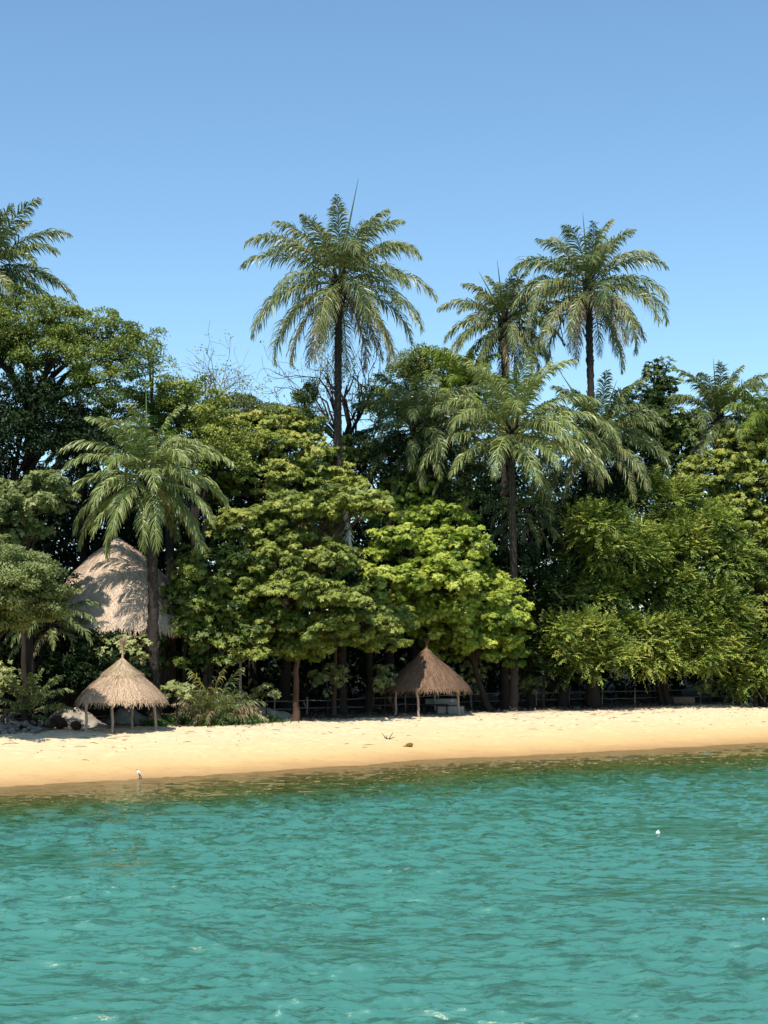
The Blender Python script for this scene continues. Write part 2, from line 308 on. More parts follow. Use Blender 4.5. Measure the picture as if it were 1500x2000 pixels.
# ------------------------------------------------------------------ palms
def frond(root, center, az, el0, L, bend, dryness, mat, wid=1.0, npair=48, twist=0.0, name='frond', lw=.05, upn=.3):
    mb = MB(); NS = 14; t = np.linspace(0,1,NS)
    el = el0 - bend*(t**1.6); azs = az + twist*t
    d = np.stack([np.cos(el)*np.cos(azs), np.cos(el)*np.sin(azs), np.sin(el)], -1)
    P = center + np.vstack([[0,0,0], np.cumsum(d[:-1]*(L/(NS-1)),0)])
    tube(mb, P, np.linspace(.055,.012,NS)*max(L/6,.6), 4, min(.66+.3*dryness,1), cap=False)
    tt = np.linspace(.14,.995,npair); tt = np.repeat(tt,2) + rng.uniform(-.008,.008,npair*2); side = np.tile([1,-1], npair)
    B = np.stack([np.interp(tt,t,P[:,i]) for i in range(3)],-1); T = norm(np.stack([np.interp(tt,t,d[:,i]) for i in range(3)],-1))
    S = norm(np.cross(T, [0,0,1.0])); N = np.cross(S, T)
    ll = L*.19*wid*(np.sin(np.pi*np.clip(.10+.83*tt,0,1))**.6)*rng.uniform(.85,1.12,len(tt))*1.08; ll = np.where(tt>.93, ll*.9, ll)
    a = np.radians(28 + 42*tt + rng.normal(0,7,len(tt)))[:,None]; up = rng.normal(.14,upn,len(tt))[:,None]
    D1 = norm(S*side[:,None]*np.cos(a) + T*np.sin(a) + N*up)
    droop = (rng.uniform(.35,.75,len(tt)) + .5*dryness)[:,None]
    D2 = norm(D1 + np.array([0,0,-1.0])*droop); D3 = norm(D2 + np.array([0,0,-1.0])*droop*1.1)
    wv = norm(T + .5*N*rng.normal(0,1,(len(tt),1)))*lw*wid**.5
    l3 = ll[:,None]/3
    p0=B; p1=p0+D1*l3*1.1; p2=p1+D2*l3; p3=p2+D3*l3
    V = np.stack([p0-wv*.35,p0+wv*.35,p1-wv*.6,p1+wv*.6,p2-wv*.5,p2+wv*.5,p3-wv*.08,p3+wv*.08],1).reshape(-1,3)
    o = np.arange(len(tt))[:,None]*8
    F = np.concatenate([o+[0,1,3,2], o+[2,3,5,4], o+[4,5,7,6]],0)
    base = np.clip(.42 + .5*dryness + rng.normal(0,.10,len(tt)), 0, 1)
    tip = np.clip(base + .07 + .25*(rng.random(len(tt)) < .10), 0, 1)
    mb.add(V, F, np.concatenate([base, base, tip]))
    return mb.obj(name, mat, root, root.location)
def palm(label, cx, cy, D, R, bx=None, n=34, bend=1.15, tr=.30, mat='palm', dry=.25, spears=(), emin=-50, Lf=1.08, lowdry=True, skew=0., group='palms behind the beach', trunk=True, stub=True, npair=74, name='oil_palm', cat='palm tree', emax=84, lw=.075, rough=.10, upn=.3):
    c = W(cx,cy,D); Rm = R/FPX*D
    b_ = W(bx if bx is not None else cx, 0, D); b_[2] = float(gz(b_[0], b_[1])) - .1
    root = empty(name, b_, label, cat, group)
    if trunk:
        h = c[2]-b_[2]; nt = max(int(h/.22), 8); tt = np.linspace(0,1,nt)
        P = b_*(1-tt[:,None]) + c*tt[:,None]; P[:,0] += (np.sin(tt*3.3+cx)*.16*np.sin(np.pi*tt))*min(1,h/12)
        Rr = tr*(1.0 - .22*tt) + tr*.35*np.exp(-tt*h/.8) + .05*tr*np.where(np.arange(nt)%2, 1, -1)
        Rr += tr*.35*np.exp(-((1-tt)*h/.9))
        mb = MB(); tube(mb, P, Rr, 12, .5, rough)
        if stub:      # old leaf bases stand out from the trunk
            k = int(min(h,9)/.10) if rough > .12 else int(h/.5)
            for q in range(k):
                f = rng.random()**1.0*(.33 if rough > .12 else 1.0); p = np.array([np.interp(f,tt,P[:,i]) for i in range(3)]); a = rng.uniform(0,6.28); rr = np.interp(f,tt,Rr)
                v = np.array([math.cos(a), math.sin(a), 0]); tube(mb, [p+v*rr*.8, p+v*(rr*1.12)+[0,0,.12], p+v*rr*1.25+[0,0,.24]], [.07,.05,.02], 4, .8, cap=False)
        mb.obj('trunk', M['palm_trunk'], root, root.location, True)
        mb = MB()     # boss of leaf bases under the fronds
        for q in range(46):
            a = q*2.4; z = rng.uniform(-1.3,.5); v = np.array([math.cos(a), math.sin(a), 0]); r0 = tr*1.1
            tube(mb, [c+v*r0*.6+[0,0,z-.35], c+v*r0*1.0+[0,0,z], c+v*(r0*1.2+.08)+[0,0,z+.4]], [.13,.10,.04], 5, rng.uniform(.1,.7), cap=False)
        mb.obj('leaf_bases', M['palm_trunk'], root, root.location)
    n = int(n*1.15)
    for i in range(n):
        f = (i+.5)/n; az = i*2.39996 + rng.normal(0,.12) + skew
        el = math.radians(emax - (emax-emin)*f**.85 + rng.normal(0,6))
        bd = bend*(.62 + .55*math.sin(math.pi*min(f*1.1,1)))*rng.uniform(.85,1.15)
        L = Rm*Lf*rng.uniform(.9,1.08)*(.92 if f>.8 else 1)*(.72+.28*min(f/.22,1))
        dr = dry*rng.uniform(0,1) + (.75*max(0,f-.66)/.34*rng.uniform(.3,1.2) if lowdry else 0)
        dr = min(dr, 1)
        st = c + np.array([math.cos(az), math.sin(az), 0])*tr*.7 + [0,0,.35-.9*f]
        frond(root, st, az, el, L, bd, dr, M[mat], npair=npair, twist=rng.normal(0,.18), lw=lw, upn=upn)
    for (sx, sy) in spears:
        tip = W(sx,sy,D); mb = MB(); tube(mb, curve(c+[0,0,.3], tip, 6), [.05,.065,.07,.06,.035,.01], 5, .35, cap=False); mb.obj('spear_leaf', M[mat], root, root.location)
    return root

DTX = np.array([0,150,300,500,700,1000,1250,1500.]); DTY = [1437,1432,1425,1415,1405,1390,1385,1378]
DTD = np.array([G(a,b_)[1] for a,b_ in zip(DTX,DTY)])
def DT(px): return float(np.interp(px, DTX, DTD))
print('treeline', DTD, 'hut', G(237,1428), G(834,1397))

palm('tallest palm with a round shaggy crown standing alone against the blue sky', 662,548,DT(660)+5.5,186, bx=668, n=38, tr=.29, dry=.40, bend=1.3, spears=((700,348),), emin=-52)
palm('tall palm at upper right whose dark trunk rises clear of the canopy into the sky', 1150,560,DT(1150)+6,158, bx=1160, n=38, tr=.31, dry=.42, bend=1.35, spears=((1138,414),), emin=-50)
palm('grey green palm crown just left of the tall right hand palm, topped by thin spears', 985,628,DT(985)+11,122, n=34, tr=.33, dry=.36, bend=1.25, spears=((935,530),(971,508),(1022,515)), emin=-55)
palm('large front palm, slim grey trunk and long pale sunlit fronds, right of centre', 1000,842,DT(1000)+1,192, bx=1003, n=34, tr=.28, dry=.16, bend=1.25, emin=-26, lowdry=False, emax=80, upn=.16, lw=.075, mat='palm_sunlit')
palm('front palm at left with a rough thick trunk beside the small hut', 288,928,DT(285)+3,166, bx=304, n=34, tr=.34, upn=.16, lw=.075, mat='palm_sunlit', dry=.10, bend=1.25, spears=((285,742),), emin=-48, lowdry=False, rough=.18)
palm('palm crown cut by the left edge of the photo, high above the spreading tree', -22,520,DT(0)+16,152, n=34, tr=.34, dry=.1, bend=1.0, emin=-45)
palm('dark shaded palm filling the dip right of the tallest palm trunk', 815,835,DT(815)+7,140, n=38, tr=.33, dry=.12, bend=1.2, emin=-50)
palm('palm with spears just under the tall right hand palm, behind the large front palm', 1172,850,DT(1172)+4,135, bx=1098, n=36, tr=.34, dry=.12, bend=1.2, spears=((1088,718),(1205,742)), emin=-45)
palm('palm at far right with a dark upright spear and feathery top fronds', 1402,815,DT(1402)+7,125, n=34, tr=.33, dry=.08, bend=1.15, spears=((1393,700),), emin=-45)
palm('yellow green palm cut by the right edge of the photo', 1505,835,DT(1500)+3,120, n=32, tr=.32, dry=.1, bend=1.2, mat='palm_yellow', emin=-45)
palm('bright green palm crown rising behind the front left palm', 335,850,DT(335)+12,125, n=34, tr=.33, dry=.06, bend=1.15, mat='palm_yellow', emin=-40, lowdry=False)
palm('half hidden palm between the spreading tree and the front left palm', 165,850,DT(165)+20,100, n=28, tr=.3, dry=.12, bend=1.2, emin=-40)
palm('lime tinted palm top between the dark shaded palm and the large front palm', 905,760,DT(905)+13,105, n=30, tr=.3, dry=.06, bend=1.15, mat='palm_yellow', emin=-40, lowdry=False)
palm('low young palm with hanging fronds behind the slim grey trunk', 1035,1005,DT(1035)+5,85, n=26, tr=.26, dry=.2, bend=1.5, emin=-50, npair=36)
palm('low dark palm in front of the big thatched roof at left', 100,1210,DT(100)+5,98, bx=52, n=26, tr=.28, dry=.1, bend=1.3, emin=-30, npair=40)
palm('young stemless palm in deep shade at the lower left edge', 62,1380,DT(60)+3.5,80, n=18, tr=.12, dry=.05, bend=1.0, emin=5, npair=36, trunk=False, lowdry=False, name='young_palm', cat='young palm', group='low palms at the beach edge')

# ------------------------------------------------------------------ broadleaf trees
def leaves(mb, P, d, nr, L, Wd, tint):
    d = norm(d); s = norm(np.cross(d, nr)); u = np.cross(s, d); L = L[:,None]; Wd = Wd[:,None]
    V = np.stack([P, P+d*L*.5+s*Wd*.5+u*L*.06, P+d*L-u*L*.12, P+d*L*.5-s*Wd*.5+u*L*.06],1).reshape(-1,3)
    F = np.arange(len(P)*4).reshape(-1,4); mb.add(V, F, np.clip(tint,0,1))
def clump_leaves(mb, C, N, rc, style, lf, flat, amt, ctint):
    """C clump centres, N outward normals"""
    m = len(C)
    def shell(k):
        idx = np.repeat(np.arange(m), k); v = norm(rng.normal(0,1,(m*k,3)) + N[idx]*.55 + [0,0,.45])
        r = rc[idx]*rng.uniform(.35,1,m*k)**.6
        return idx, v, C[idx] + v*r[:,None]*np.array([1,1,flat])
    if style == 'fine':
        idx, v, P = shell(int(amt)); k = len(P)
        nr = norm(v*.50 + [-.10,-.32,.72] + rng.normal(0,.45,(k,3))); d = norm(v*.6 + rng.normal(0,.7,(k,3)) + [0,0,-.1])
        leaves(mb, P, d, nr, rng.uniform(.7,1.2,k)*lf, rng.uniform(.38,.55,k)*lf, ctint[idx]+rng.normal(0,.10,k))
    elif style == 'rosette':
        nl = 7; idx, v, P = shell(max(int(amt/nl),1)); k = len(P); ax = norm(v*.6 + [-.10,-.30,.75] + rng.normal(0,.3,(k,3)))
        a1 = norm(np.cross(ax, rng.normal(0,1,(k,3)))); a2 = np.cross(ax, a1); tr = ctint[idx]+rng.normal(0,.09,k)
        for j in range(nl):
            a = 6.2832*j/nl + rng.normal(0,.2,k)[:,None]; h = a1*np.cos(a)+a2*np.sin(a); el = rng.uniform(-.25,.55,k)[:,None]
            leaves(mb, P, h+ax*el, ax+h*.15, rng.uniform(.7,1.15,k)*lf, rng.uniform(.36,.5,k)*lf, tr+rng.normal(0,.05,k))
    else:    # sprays: leaves in two rows along drooping twigs
        nl = 11; idx, v, P = shell(max(int(amt/nl),1)); k = len(P); TL = rng.uniform(.55,1.1,k)[:,None]
        D = norm(v*[1,1,.6] + N[idx]*.5 + rng.normal(0,.45,(k,3)) + [0,0,.40]); sd = norm(np.cross(D,[0,0,1.])); tr = ctint[idx]+rng.normal(0,.17,k)
        for j in range(nl):
            f = j/(nl-1); q = P + D*TL*f + np.array([0,0,-.22])*TL*f*f; dd = D + np.array([0,0,-.45])*f
            sg = 1 if j%2 else -1
            leaves(mb, q, dd*1.0 + sd*sg*.75 + rng.normal(0,.15,(k,3)), norm(np.cross(sd,dd)+[-.12,-.5,.3]+rng.normal(0,.3,(k,3))), rng.uniform(.7,1.1,k)*lf, rng.uniform(.4,.55,k)*lf, tr+.12*f+rng.normal(0,.05,k))
def crown_clumps(lobes, rc, dens, flat, under=.35):
    Cs, Ns, Ls = [], [], []
    for li,(c, r) in enumerate(lobes):
        ar = 4*np.pi*((( r[0]*r[1])**1.6+(r[0]*r[2])**1.6+(r[1]*r[2])**1.6)/3)**(1/1.6)
        k = max(int(dens*ar/(rc*rc*2.2)), 5); v = norm(rng.normal(0,1,(k*2,3)))
        v = v[(v[:,2] > -under) | (rng.random(len(v)) < .25)][:k]
        nrm = norm(v/r); rad = 1 - .42*rng.random((len(v),1))**1.6 + .15*rng.normal(0,1,(len(v),1))
        Cs.append(c + v*r*rad); Ns.append(nrm); Ls.append(np.full(len(v), li))
    return np.vstack(Cs), np.vstack(Ns), np.concatenate(Ls)
NLEAF = 0
def tree(label, bx, D, lobes, mat='mid', style='rosette', lf=.26, amt=90, rc=.75, dens=1.0, flat=.5, tr=.25, bark='bark', tint=.5, tvar=.14, group='broadleaf trees at the forest edge', name='broadleaf_tree', fork=.35, cat='tree', multi=1, twigs=.4, under=.35, split=False):
    global NLEAF
    b_ = W(bx,0,D); b_[2] = float(gz(b_[0],b_[1]))-.1
    root = empty(name, b_, label, cat, group); lb = []
    for lo in lobes:
        px,py,rx,ry = lo[:4]; rx *= 1.1; ry *= 1.12; dd = D + (lo[4] if len(lo)>4 else 0); k = dd/FPX
        rd = (lo[5] if len(lo)>5 else max(rx*k*.9, 1.0)); lb.append((W(px,py,dd), np.array([rx*k, rd, ry*k])))
    C, N, Lb = crown_clumps(lb, rc, dens, flat, under); k = len(C)
    ct = tint + tvar*vnoise(C*.45, 21) + rng.normal(0,tvar*.6,k); rcs = rc*rng.uniform(.45,1.4,k)
    mb = MB(); clump_leaves(mb, C, N, rcs, style, lf, flat, amt, ct); NLEAF += len(mb.T[0])*len(mb.T)
    mb.obj('crown', M[mat], root, root.location)
    mb = MB(); cc = np.mean([c for c,_ in lb],0); ground = b_[2]
    for s_ in range(multi):
        bb = b_ + np.array([rng.uniform(-.6,.6)*(multi>1), rng.uniform(-.5,.5)*(multi>1), 0])
        zf = ground + (min(c[2] for c,_ in lb)-ground)*fork*2 if fork*2 < 1 else ground + (cc[2]-ground)*fork
        fk = np.array([bb[0]*.7+cc[0]*.3, bb[1], max(zf, ground+.8)])
        P = curve(bb, fk, 9, 0, tr*.22); tube(mb, P, tr*np.linspace(1.25,.8,9)+tr*.5*np.exp(-np.linspace(0,8,9)), 9, .5, .08)
        for li,(c, r) in enumerate(lb):
            if li % multi != s_ % multi: continue
            dist = np.linalg.norm(c-fk); P = curve(fk, c, 9, dist*.07, dist*.018); P[:,:2] = fk[:2] + (c[:2]-fk[:2])*(np.linspace(0,1,9)**1.5)[:,None]; tube(mb, P, np.linspace(tr*.62,tr*.16,9), 6, .5, .08, cap=False)
            ids = np.where(Lb==li)[0]; ids = ids[rng.random(len(ids)) < twigs]
            for q in ids: tube(mb, curve(P[rng.integers(4,9)], C[q], 5, rng.uniform(-.1,.25), .05), np.linspace(tr*.15,.012,5), 4, .5, cap=False)
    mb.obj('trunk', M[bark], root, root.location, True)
    return root

tree('added dark bush standing in for the deep shade under the eaves of the big round house', 170, DT(170)+4.5, [(120,1300,45,50,0,1.4),(175,1290,45,48,0,1.4),(225,1310,40,50,0,1.4),(80,1270,40,50,1,1.4),(150,1345,50,30,-.5,1)], 'dark','fine',.24,130,.6,1.1,.6,.06,tint=.5,cat='shrub',name='shrub',group='shrubs under the trees')  # bush added so the wall under the eaves reads black
tree('leafy green bush covering the right side of the big round roof', 352, DT(352)+4, [(375,1120,28,34,0,1.4),(388,1180,34,40,0,1.6),(375,1235,30,30,0,1.4)], 'mid','rosette',.21,130,.5,1.1,.6,.09,tint=.42,cat='shrub',name='shrub',group='shrubs under the trees')
# far woodland reads as one mass
mb = MB(); mbt = MB()
for i in range(46):
    px = -250 + i*45 + rng.uniform(-30,30); D = DT(px) + rng.uniform(17,40); k = D/FPX
    top = np.interp(px, [0,150,400,650,700,800,1000,1300,1500,1800],[900,860,860,930,870,830,820,850,870,880]) + rng.uniform(0,110)
    c = W(px, top+150, D); r = np.array([rng.uniform(3,4.5), 3.5, 170*k*.6+1])
    C, N, _ = crown_clumps([(c, r), (W(px+rng.uniform(-40,40), top+330, D), np.array([4.,3.5,4.]))], 1.3, .8, .6)
    clump_leaves(mb, C, N, 1.3*rng.uniform(.7,1.2,len(C)), 'fine', .55, .6, 42, .4+rng.normal(0,.15,len(C)))
    b_ = W(px,0,D); b_[2] = float(gz(b_[0],b_[1]))-.1; tube(mbt, curve(b_, c, 6, 0, .2), np.linspace(.35,.15,6), 6, .4)
    if i%2: 
        C, N, _ = crown_clumps([(W(px, 1300, DT(px)+13), np.array([3.,2.,3.5]))], 1.2, .8, .6)
        clump_leaves(mb, C, N, 1.2*rng.uniform(.7,1.2,len(C)), 'fine', .5, .6, 42, .3+rng.normal(0,.15,len(C)))
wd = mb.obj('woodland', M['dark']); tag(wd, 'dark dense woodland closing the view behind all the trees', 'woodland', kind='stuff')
tk = mbt.obj('woodland_trunks', M['bark']); tag(tk, 'dim trunks standing inside the dark woodland', 'woodland', kind='stuff')

tree('wide spreading olive tree with a flat layered top at upper left', 40, DT(0)+13, [(-70,650,110,55),(40,640,105,55),(130,665,80,50,1),(190,660,70,42),(250,690,50,50),(215,740,65,45,-1),(110,705,70,30,-2),(160,760,50,28),(60,690,60,30,1),(-20,680,40,30)], 'olive','fine',.19,190,.78,.78,.45,.42,tint=.42,fork=.8)
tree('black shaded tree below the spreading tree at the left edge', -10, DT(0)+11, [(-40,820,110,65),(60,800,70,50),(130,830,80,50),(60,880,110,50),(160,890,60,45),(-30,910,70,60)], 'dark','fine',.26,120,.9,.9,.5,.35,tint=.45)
tree('pale green tree at the left edge with a black upright trunk', 50, DT(0)+4, [(-5,965,55,22,0,2.2),(45,985,50,20,0,2),(-50,1000,60,40),(90,945,34,16,1,1.5),(112,978,26,18,1,1.2),(20,1018,45,18,0,1.5),(60,1040,30,14,1,1.2),(-10,1050,40,18,0,1.5)], 'pale','rosette',.20,190,.52,1.0,.5,.15,tint=.56,tvar=.2)
tree('pale layered leafy tree at the left edge overhanging the beach', -60, DT(0)-2.8, [(15,1095,60,20,0,2.2),(70,1120,45,20,0,2),(30,1140,60,20,-1,2.2),(95,1160,34,18,0,1.8),(0,1180,60,20,-1,2.2),(60,1195,45,16,0,1.8),(-55,1130,70,50),(110,1195,20,12,0,1),(-20,1215,50,18,0,1.6),(-60,1200,60,50)], 'pale','fine',.17,230,.5,1.05,.45,.2,tint=.54,tvar=.2)
tree('sparse grey green tree thinning out at the right end of the spreading tree', 300, DT(300)+12, [(285,670,32,32,0,1.6),(300,720,34,34,0,1.6),(262,780,45,30,0,1.6),(310,770,30,26)], 'olive','fine',.18,60,.7,.7,.6,.16,tint=.45,twigs=.9,fork=.9)
tree('olive pinkish tree behind the bright palm, left of the bare branches', 372, DT(372)+9, [(372,800,52,34),(425,850,55,45),(340,780,40,26),(400,905,60,45),(450,880,45,38)], 'olive','fine',.2,130,.75,1.0,.5,.25,tint=.55)
tree('yellow tinged layered tree at the base of the tallest palm trunk', 560, DT(560)+8, [(480,835,60,24),(548,828,50,22,1),(600,850,36,24,2),(470,885,65,30),(560,880,75,26,-1),(610,905,40,22,0),(500,935,85,30,-1),(590,945,60,26,-1),(440,955,50,36),(690,905,45,36,4),(650,950,50,30,0)], 'olive','rosette',.19,210,.58,1.15,.42,.3,tint=.62,tvar=.22)
tree('broad tiered green tree at centre left on a brown leaning trunk', 577, DT(577)+1.2, [(655,985,55,26,0,2.4),(590,1000,70,32,1,2.4),(705,985,50,26,-1,2),(480,1030,60,32,0,2),(540,1050,60,30,1,2),(530,1095,62,32,-1,2.4),(645,1095,48,30,-1,2),(460,1145,55,34,-1,2),(560,1155,75,36,-1.5,2.4),(650,1175,62,34,-1.5,2.4),(470,1195,55,34,0,2),(700,1225,70,32,1,2.2),(620,1235,62,32,-1,2.2),(545,1220,55,28,-1,2),(745,1255,50,22,2,1.6),(770,1215,40,22,3.5,1.6),(440,1200,40,30,0,1.8),(590,1265,45,18,0,1.6),(500,1255,45,22,0,1.6),(600,1060,60,30,2,2)], 'mid','rosette',.19,215,.50,1.05,.42,.165,bark='bark_brown',tint=.57,tvar=.22,fork=.6)
tree('bright lime green tree with leafy tufts, tallest of the front bushes at centre', 955, DT(950)+2, [(800,955,50,24,1,1.8),(850,940,26,16,1,1.2),(770,1000,55,34,1,2),(850,1015,62,34,0,2.2),(900,1075,52,44,-2,2.2),(790,1070,58,40,-3,2.4),(860,1135,70,46,-4,3),(765,1140,55,36,-4,2.4),(940,1160,55,44,-1,2.2),(870,1205,75,36,-2,2.4),(985,1200,42,48,-1,1.8),(940,1245,70,42,-1,2.4),(870,1262,50,26,1,1.6),(990,1270,35,30,0,1.5),(800,1195,50,26,-1.5,2)], 'lime','rosette',.19,215,.45,1.0,.6,.2,bark='bark',tint=.54,tvar=.32)
tree('dark green shrubby tree between the big thatched roof and the tiered tree', 400, DT(400)+3.5, [(400,1110,55,45),(360,1165,42,40),(420,1190,50,45),(370,1230,50,40),(440,1255,50,40),(350,1290,40,35,0,1.2),(470,1090,40,45)], 'mid','rosette',.26,90,.75,.9,.5,.16,tint=.28,multi=2)
tree('thin young tree on a pale crooked stem left of the brown trunk', 470, DT(470)+1.2, [(462,1262,34,20,0,1.2),(500,1282,26,16,0,1),(440,1290,20,14,0,.8)], 'mid','rosette',.22,60,.5,.8,.6,.09,bark='bark_pale',tint=.55,fork=.47)
tree('feathery drooping olive tree, biggest mass at right', 1300, DT(1290)+4, [(1230,955,52,30,2,2.2),(1165,1025,50,30,-5,2),(1290,985,60,34,1,2.4),(1365,1030,62,36,0,2.2),(1200,1075,70,42,-4,2.6),(1305,1075,75,40,-1,2.4),(1405,1105,48,42,-1,2),(1270,1145,90,44,-1.5,2.8),(1175,1165,50,44,-3,2.2),(1375,1180,68,42,-2,2.2),(1125,1232,50,28,-7,2),(1215,1245,66,34,-4,2.2),(1325,1245,85,38,-2.5,2.6),(1175,1282,62,24,-6,2),(1270,1290,70,22,-3,2.2),(1375,1280,60,28,-2,2),(1110,1278,34,22,-7,1.5),(1425,1215,34,34,-1,1.6),(1150,1085,40,30,-3,1.6)], 'feather','spray',.18,215,.55,.82,.6,.20,tint=.52,tvar=.28,multi=3,fork=.3)
tree('yellow olive layered tree at the upper right edge', 1450, DT(1450)+4, [(1450,880,55,26,0,2.4),(1500,860,50,30),(1400,930,60,32,-1,2.4),(1470,940,65,34,-1),(1350,960,50,30,0,2),(1440,1000,65,38,-1),(1510,1010,50,50)], 'olive','rosette',.24,140,.7,1.15,.4,.3,tint=.62)
tree('mid green tree at the right edge between the feathery tree and the photo border', 1490, DT(1500)-1, [(1480,1075,50,45,0,2),(1500,1150,50,45),(1455,1130,35,30,0,1.5),(1485,1225,50,40),(1510,1290,60,45)], 'mid','rosette',.26,110,.65,1.0,.5,.25,tint=.5)
tree('small feathery shrub at the lower right edge', 1475, DT(1470)-1, [(1470,1300,45,34,0,1.8),(1500,1330,40,26,0,1.6),(1440,1325,28,20,0,1.2)], 'feather','spray',.21,130,.55,1.0,.55,.12,tint=.5,cat='shrub',name='shrub')
tree('narrow dark green spire shaped tree on the right skyline', 1290, DT(1290)+9, [(1284,735,20,28,0,1.2),(1290,775,30,30,0,1.5),(1262,815,42,36,0,2),(1310,830,45,45),(1235,780,22,16,0,1),(1250,870,60,45),(1330,890,55,50)], 'mid','rosette',.24,130,.65,1.1,.6,.26,tint=.25,bark='bark')
tree('brownish topped tree peeping over the palms right of the tallest palm', 835, DT(835)+18, [(838,702,42,18,0,2),(795,722,35,18,0,2),(870,735,50,26),(780,790,60,40)], 'olive','fine',.2,140,.7,1.1,.5,.26,tint=.38)
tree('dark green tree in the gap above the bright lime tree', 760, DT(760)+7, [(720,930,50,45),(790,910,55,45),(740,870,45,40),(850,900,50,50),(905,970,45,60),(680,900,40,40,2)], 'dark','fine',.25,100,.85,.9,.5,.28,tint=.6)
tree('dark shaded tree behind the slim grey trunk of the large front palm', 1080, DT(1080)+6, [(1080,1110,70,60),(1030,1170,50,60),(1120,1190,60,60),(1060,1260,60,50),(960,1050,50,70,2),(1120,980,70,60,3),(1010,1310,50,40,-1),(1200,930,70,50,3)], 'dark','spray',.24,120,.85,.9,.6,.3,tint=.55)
tree('dark green bush in shade right of the slim grey trunk', 1060, DT(1060)+2.5, [(1055,1240,48,60,0,1.8),(1090,1170,45,45,0,1.8),(1060,1310,50,35,0,1.6)], 'dark','spray',.22,130,.65,.9,.6,.12,tint=.85,cat='shrub',name='shrub')
tree('light green bushy top on the skyline left of the ivy clad stump', 495, DT(495)+11, [(470,800,45,20,0,2),(520,815,50,22,0,2),(430,815,35,20)], 'pale','fine',.2,120,.7,1.0,.5,.22,tint=.4)
tree('broken tree stump wrapped in ivy on the skyline left of the tallest palm', 594, DT(594)+12, [(596,775,15,20,0,.7),(592,805,20,22,0,.9),(600,835,22,18,0,1)], 'mid','fine',.2,110,.5,1.2,.8,.2,tint=.35,fork=.98)
tree('sparse shrub with big pale leaves behind the left hut', 262, DT(262)+2.2, [(225,1262,30,14,0,1),(265,1265,24,20,0,.9),(200,1280,14,8,0,.6),(275,1290,14,12,0,.6)], 'pale','rosette',.30,26,.5,.9,.6,.05,tint=.85,tvar=.05,cat='shrub',name='shrub',fork=.6,twigs=1,group='shrubs under the trees')
for (px,py,rx,ry,dd,lab) in [(345,1355,26,16,1.0,'small leafy shrub in the gap right of the rough palm trunk'),(520,1355,24,14,2,'low yellow green weed left of the brown trunk'),(640,1330,28,26,3,'dim shrub right of the brown trunk'),(925,1320,20,34,3.5,'small leafy shrub just right of the brown shaded hut'),(752,1340,18,30,2,'narrow leafy shrub touching the left side of the shaded hut'),(1035,1335,22,16,3.5,'low pale weed right of the slim grey trunk'),(8,1330,20,24,3.5,'yellow leaved weed at the left edge beside the young palm'),(1385,1345,26,12,3,'low dusty weed under the feathery tree at right')]:
    tree(lab, px, DT(px)+dd, [(px,py,rx,ry,0,.9)], 'pale','rosette',.22,45,.42,1.0,.6,.04,tint=.75,cat='shrub',name='shrub',group='shrubs under the trees',fork=.45)

# dim trunks inside the edge of the wood, each its own tree
for (px,w,top,dd,bk,lab) in [(985,.24,1150,3,'bark','dark trunk beside the slim grey palm trunk at the beach edge'),(652,.13,1180,4,'bark_brown','thin trunk in deep shade right of the brown trunk'),(1158,.33,1000,3,'bark','dark trunk in the shade left of the feathery tree'),(1440,.2,1250,1,'bark_brown','brown trunk under the foliage near the right edge'),(720,.2,1150,5,'bark','black trunk in the shade behind the shaded hut, left side'),(55,.26,1180,4,'bark','black trunk at left behind the young palm')]:
    D = DT(px)+dd; tree(lab, px, D, [(px+rng.uniform(-15,15),top,45,35,1,2),(px+30,top-40,40,30,1,2)], 'dark','fine',.26,90,.8,.8,.5,w,bark=bk,tint=.5,fork=.49,group='dim trees inside the forest edge')

# bare trees
def bare(label, bx, D, fork_px, limbs, tr, bark, leafy=0.0, mat='olive'):
    b_ = W(bx,0,D); b_[2] = float(gz(b_[0],b_[1]))-.1; root = empty('bare_tree', b_, label, 'tree', 'bare trees on the skyline')
    mb = MB(); tips = []; fk = W(*fork_px, D)
    P = curve(b_, fk, 14, 0, .14); tube(mb, P, np.linspace(tr*1.2,tr*.75,14), 8, .6, .1)
    def rec(a, dirv, ln, r, dep):
        n_ = 6; P = [a]; d = dirv.copy()
        for i in range(n_): d = norm(d + rng.normal(0,.20,3) + [0,0,.04]); P.append(P[-1] + d*ln/n_)
        P = np.array(P); tube(mb, P, np.linspace(r,max(r*.52,.010),n_+1), 5 if dep<2 else 3, .6, 0, cap=False)
        if dep >= 4: tips.append(P[-1]); return
        for k in range(3 if dep < 3 else 2):
            i = rng.integers(2,n_+1); nd = norm(norm(P[i]-P[i-1]) + rng.normal(0,.62,3)); rec(P[i], nd, ln*rng.uniform(.5,.75), r*.5, dep+1)
        tips.append(P[-1])
    for (tx,ty,dd) in limbs:
        tgt = W(tx,ty,D+dd); st = P[-1] if (tx+ty)%2 else P[-3]; v = tgt-st; ln = np.linalg.norm(v)*.54
        rec(st, norm(v), ln, tr*.42, 1)
    mb.obj('trunk', M[bark], root, root.location, True)
    if leafy:
        T = np.array(tips); T = T[rng.random(len(T)) < leafy]; mb = MB(); T = np.repeat(T,5,0)+rng.normal(0,.2,(len(T)*5,3)); k=len(T)
        leaves(mb, T, rng.normal(0,1,(k,3))+[0,0,-.8], rng.normal(0,1,(k,3)), rng.uniform(.14,.24,k), rng.uniform(.08,.12,k), rng.uniform(.4,.9,k)); mb.obj('leaves', M[mat], root, root.location)
bare('leafless pale tree with upright forked branches on the skyline left of the tallest palm', 395, DT(395)+12, (402,790), [(325,665,0),(368,660,1),(395,690,-2),(460,672,0),(440,720,2),(495,745,0),(350,700,3),(425,665,1),(480,700,-2)], .17, 'bark_pale', .35)
